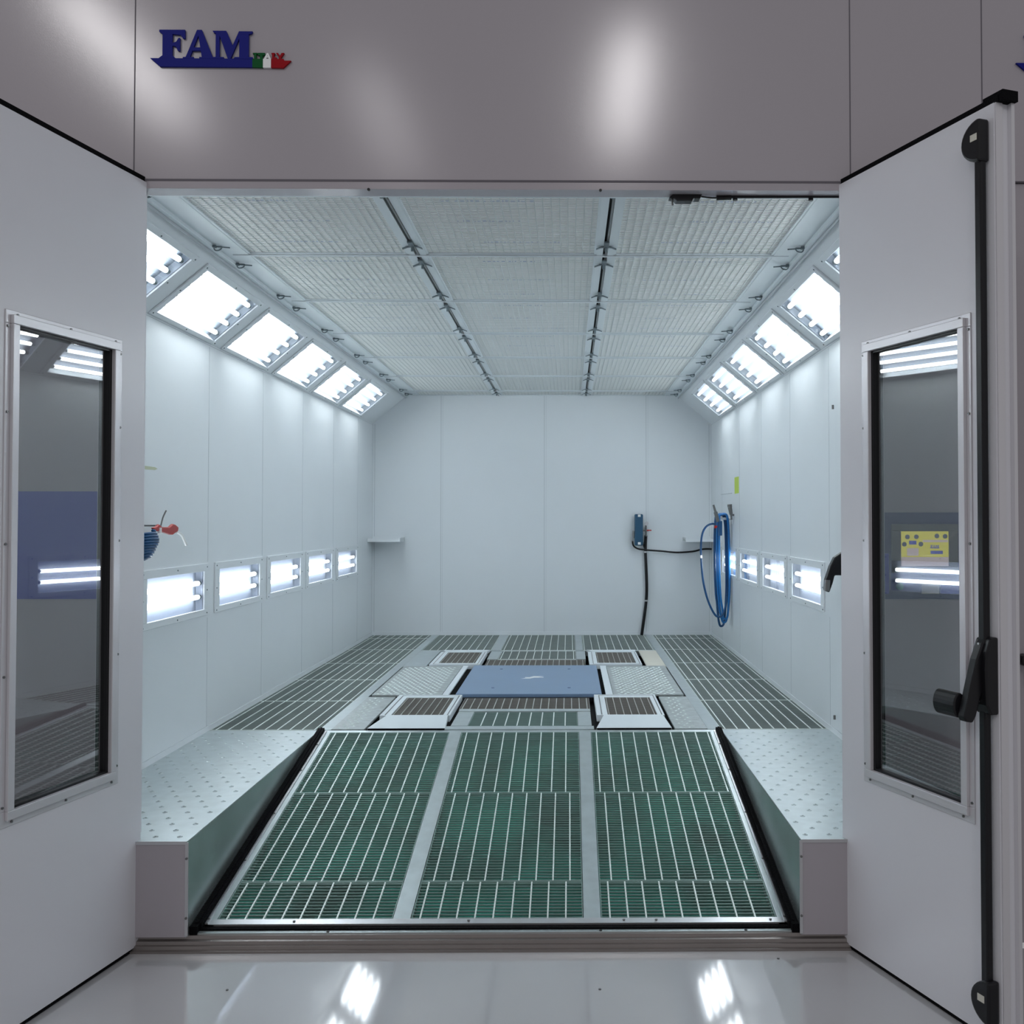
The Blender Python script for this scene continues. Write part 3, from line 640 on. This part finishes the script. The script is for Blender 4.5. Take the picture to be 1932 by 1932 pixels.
mb = MB(); mb.tube([(.80, 7.10, 1.44), (.815, 7.10, 1.39), (.828, 7.10, 1.36)], .007, 8, 5); tag(build('link_hose', mb, 'black', smooth=True), 'very short black link hose under the blue air filter', 'hose')

# blue hose bundle hung on a hook on the right wall near the corner
hy = 5.75
t = thing('hose_hook', 'white wall hook carrying the blue hose on the right wall', 'hook', (XR, hy, 1.70))
mb = MB(); mb.box(XR-.006, XR, hy-.05, hy+.05, 1.64, 1.76); build('plate', mb, 'white', t)
mb = MB(); mb.tube([(XR-.006, hy, 1.69), (1.50, hy, 1.69), (1.44, hy, 1.695), (1.42, hy, 1.71)], .012, 8, 4); build('arm', mb, 'white', t)
t = thing('blue_hose', 'long blue air hose looped over the hook on the right wall', 'hose', (1.46, hy, .6))
for i, (xl, xr, zb, dy, zt) in enumerate([(1.398, 1.520, .77, .012, 1.728), (1.418, 1.534, .70, -.012, 1.736), (1.405, 1.508, .66, .035, 1.722), (1.435, 1.528, .735, -.035, 1.730)]):
    mb = MB(); y = hy+dy; xm = (xl+xr)/2
    mb.tube([(xm-.012, y, zt), (xm-.045, y, zt-.01), (xl+.002, y, zt-.09), (xl-.003, y, zt-.25), (xl, y, 1.15), (xl+.010, y, .95), (xl+.025, y, zb+.10), (xm-.012, y, zb+.015), (xm+.008, y, zb), (xm+.03, y, zb+.03), (xr-.008, y, zb+.16), (xr+.002, y, 1.05), (xr, y, 1.35), (xr-.006, y, zt-.14), (xr-.016, y, zt-.035), (xm+.020, y, zt), (xm-.012, y, zt)], .0105, 8, 5)
    build('loop', mb, 'hoseb' if i % 2 else 'hoseb2', t, smooth=True)
mb = MB(); y = hy-.07
mb.tube([(1.395, y+.03, 1.640), (1.35, y, 1.640), (1.305, y, 1.615), (1.272, y, 1.56), (1.256, y, 1.47), (1.255, y, 1.334), (1.270, y, 1.126), (1.305, y, .960), (1.35, y, .84), (1.40, y, .765), (1.45, y, .77), (1.485, y+.02, .84), (1.505, y+.03, .95)], .0100, 8, 6); build('free_end', mb, 'hoseb2', t, smooth=True)
mb = MB(); mb.cyl((1.254, y, 1.316), (1.254, y, 1.344), .0135, 10); build('connector', mb, 'alu', t)
t = thing('spray_gun', 'grey metal blow gun hung left of the blue hose', 'air gun', (1.39, hy-.11, 1.7))
mb = MB(); mb.tube([(1.412, hy-.11, 1.66), (1.400, hy-.11, 1.71), (1.388, hy-.11, 1.755)], .018, 8, 3); mb.cyl((1.388, hy-.11, 1.755), (1.368, hy-.11, 1.822), .012, 10, .010); build('body', mb, 'steel', t)
mb = MB(); mb.box(1.378, 1.402, hy-.13, hy-.11, 1.608, 1.625); mb.cyl((1.385, hy-.11, 1.612), (1.385, hy-.14, 1.612), .013, 10); build('trigger', mb, 'red', t)
t = thing('nozzle_holder', 'grey funnel-shaped nozzle hung above and right of the blue hose', 'nozzle', (1.53, hy-.10, 1.75))
mb = MB(); mb.cyl((1.535, 5.6, 1.68), (1.53, 5.6, 1.73), .008, 10, .012); mb.cyl((1.53, 5.6, 1.73), (1.518, 5.6, 1.80), .016, 12, .020); mb.cyl((1.518, 5.6, 1.80), (1.516, 5.6, 1.826), .022, 12); build('cone', mb, 'steel', t)
mb = MB(); mb.box(1.53, XR, 5.59, 5.61, 1.715, 1.735); build('stem', mb, 'steel', t)
mb = MB(); mb.box(1.415, 1.450, hy-.13, hy-.09, 1.53, 1.67)
tag(build('blue_manifold', mb, 'hoseb2', bevel=.006), 'dark blue block hanging in front of the looped hose', 'manifold')

mb = MB(); mb.box(XR-.0012, XR-.0002, 5.32, 5.56, 1.925, 2.078); tag(build('wall_sticker', mb, 'sticker'), 'yellow green sticker on the right wall above the hose', 'sticker')
mb = MB(); mb.cyl((XR-.006, 5.7, 1.935), (XR-.006, 6.4, 1.94), .003, 6); tag(build('thin_wire', mb, 'seam'), 'thin grey wire on the right wall beside the yellow green sticker', 'wire')
mb = MB(); mb.prism([(0, 0), (.33, -.001), (.365, -.008), (.33, -.016), (0, -.022)], (XL+.0012, .93, 1.953), (0, 1, 0), (0, 0, 1), (-1, 0, 0), .001); mb.mi = 0
tag(build('wall_sticker', mb, 'pale_sticker'), 'pale yellow green label tip on the left wall beside the left door', 'sticker')

# red blow gun and blue spiral hose on left wall
t = thing('blow_gun', 'red blow gun with bent white nozzle hanging on the left wall', 'air gun', (XL+.10, 1.15, 1.62))
bx = XL+.10
mb = MB(); mb.prism([(.98, 1.640), (1.03, 1.647), (1.055, 1.658), (1.075, 1.650), (1.10, 1.643), (1.19, 1.642), (1.235, 1.658), (1.265, 1.655), (1.31, 1.640), (1.30, 1.618), (1.27, 1.612), (1.235, 1.602), (1.20, 1.603), (1.12, 1.614), (1.08, 1.622), (1.02, 1.622)], (bx-.008, 0, 0), (0, 1, 0), (0, 0, 1), (1, 0, 0), .018); build('body', mb, 'red', t, bevel=.006)
mb = MB(); mb.cyl((bx+.008, 1.06, 1.612), (bx+.008, 1.06, 1.640), .010, 10); build('trigger', mb, 'white', t)
mb = MB(); mb.tube([(bx, 1.295, 1.618), (bx, 1.345, 1.608), (bx, 1.385, 1.592), (bx, 1.42, 1.562), (bx, 1.44, 1.545)], .008, 8, 4); build('nozzle', mb, 'white', t, smooth=True)
mb = MB(); mb.tube([(bx, 1.09, 1.64), (bx, 1.12, 1.69), (bx, 1.16, 1.725)], .004, 6, 4); mb.cyl((bx, 1.09, 1.65), (XL, 1.09, 1.65), .004, 6); build('hanger', mb, 'steel', t)
t = thing('spiral_hose', 'blue coiled spiral hose hanging under the red blow gun', 'hose', (XL+.1, .95, 1.55))
mb = MB(); pts = []
for i in range(15*10+1):
    a = 2*pi*i/15; f = i/150; rr = .105*(1-abs(f-.35)**1.3*1.0); pts.append((bx-.015+.055*cos(a)*rr/.105, .93+rr*sin(a), 1.615-.13*f+.012*cos(a)))
mb.tube(pts, .0075, 6, 1); build('coils', mb, 'hoseb2', t, smooth=True)

# wall latch handle on right wall, hinge bolts
t = thing('door_3', 'small personnel door flush in the right wall', None, (XR, 1.3, ZF), kind='structure')
mb = MB(); mb.box(XR-.006, XR-.0005, .75, 1.885, .49, 2.40); build('leaf', mb, 'booth', t)
for z in (.535, 2.337): mb = MB(); mb.cyl((XR-.02, 1.88, z-.012), (XR-.02, 1.88, z+.012), .007, 8); build('hinge', mb, 'steel', t)
mb = MB(); q = XR-.006
mb.prism([(0, 1.50), (-.03, 1.50), (-.075, 1.47), (-.10, 1.42), (-.125, 1.345), (-.13, 1.285), (-.105, 1.275), (-.085, 1.33), (-.075, 1.37), (-.03, 1.37), (0, 1.36)], (q, 1.62, 0), (1, 0, 0), (0, 0, 1), (0, 1, 0), .05); hd = build('push_handle', mb, 'black', t, bevel=.006); hd['label'] = 'black push handle'
mb = MB(); mb.cyl((q-.118, 1.615, 1.345), (q-.122, 1.615, 1.285), .016, 10); build('grip', mb, 'steel', hd)

# door closer rod under the lintel
t = thing('roller_catch', 'black latch and push rod under the lintel at the top right', 'latch', (.7, .07, 3.0))
mb = MB(); mb.prism([(.405, 2.985), (.42, 3.000), (.54, 3.000), (.532, 2.982), (.505, 2.982), (.50, 2.972), (.435, 2.972), (.425, 2.983)], (0, .05, 0), (1, 0, 0), (0, 0, 1), (0, 1, 0), .05); build('catch_body', mb, 'black', t, bevel=.003)
mb = MB(); mb.cyl((.418, .07, 2.985), (.421, .07, 2.958), .004, 8); build('hook', mb, 'steel', t)
mb = MB(); mb.tube([(.53, .07, 2.996), (.58, .07, 2.990), (.62, .07, 2.991)], .003, 6, 3); build('cable', mb, 'black', t)
mb = MB(); mb.cyl((.60, .07, 2.990), (.66, .07, 2.993), .011, 10); mb.cyl((.64, .07, 2.995), (1.12, .07, 2.998), .007, 10); build('rod', mb, 'black', t)
for x in (.676, .985):
    mb = MB(); mb.cyl((x, .07, 2.997), (x, .07, 2.980), .010, 10); build('clip', mb, 'black', t)

# small floor debris
for x, y, w in ((.80, -.12, 'near the right door'), (-1.22, -.36, 'beside the long floor reflection at the left'), (.11, -.37, 'in the middle of the hall floor')):
    mb = MB(); mb.cyl((x, y, 0), (x, y, .004), .005, 6); tag(build('pebble', mb, 'steel'), 'tiny dark speck lying on the hall floor '+w, 'debris')
for o in ROOTS:
    if '_o' in o: del o['_o']
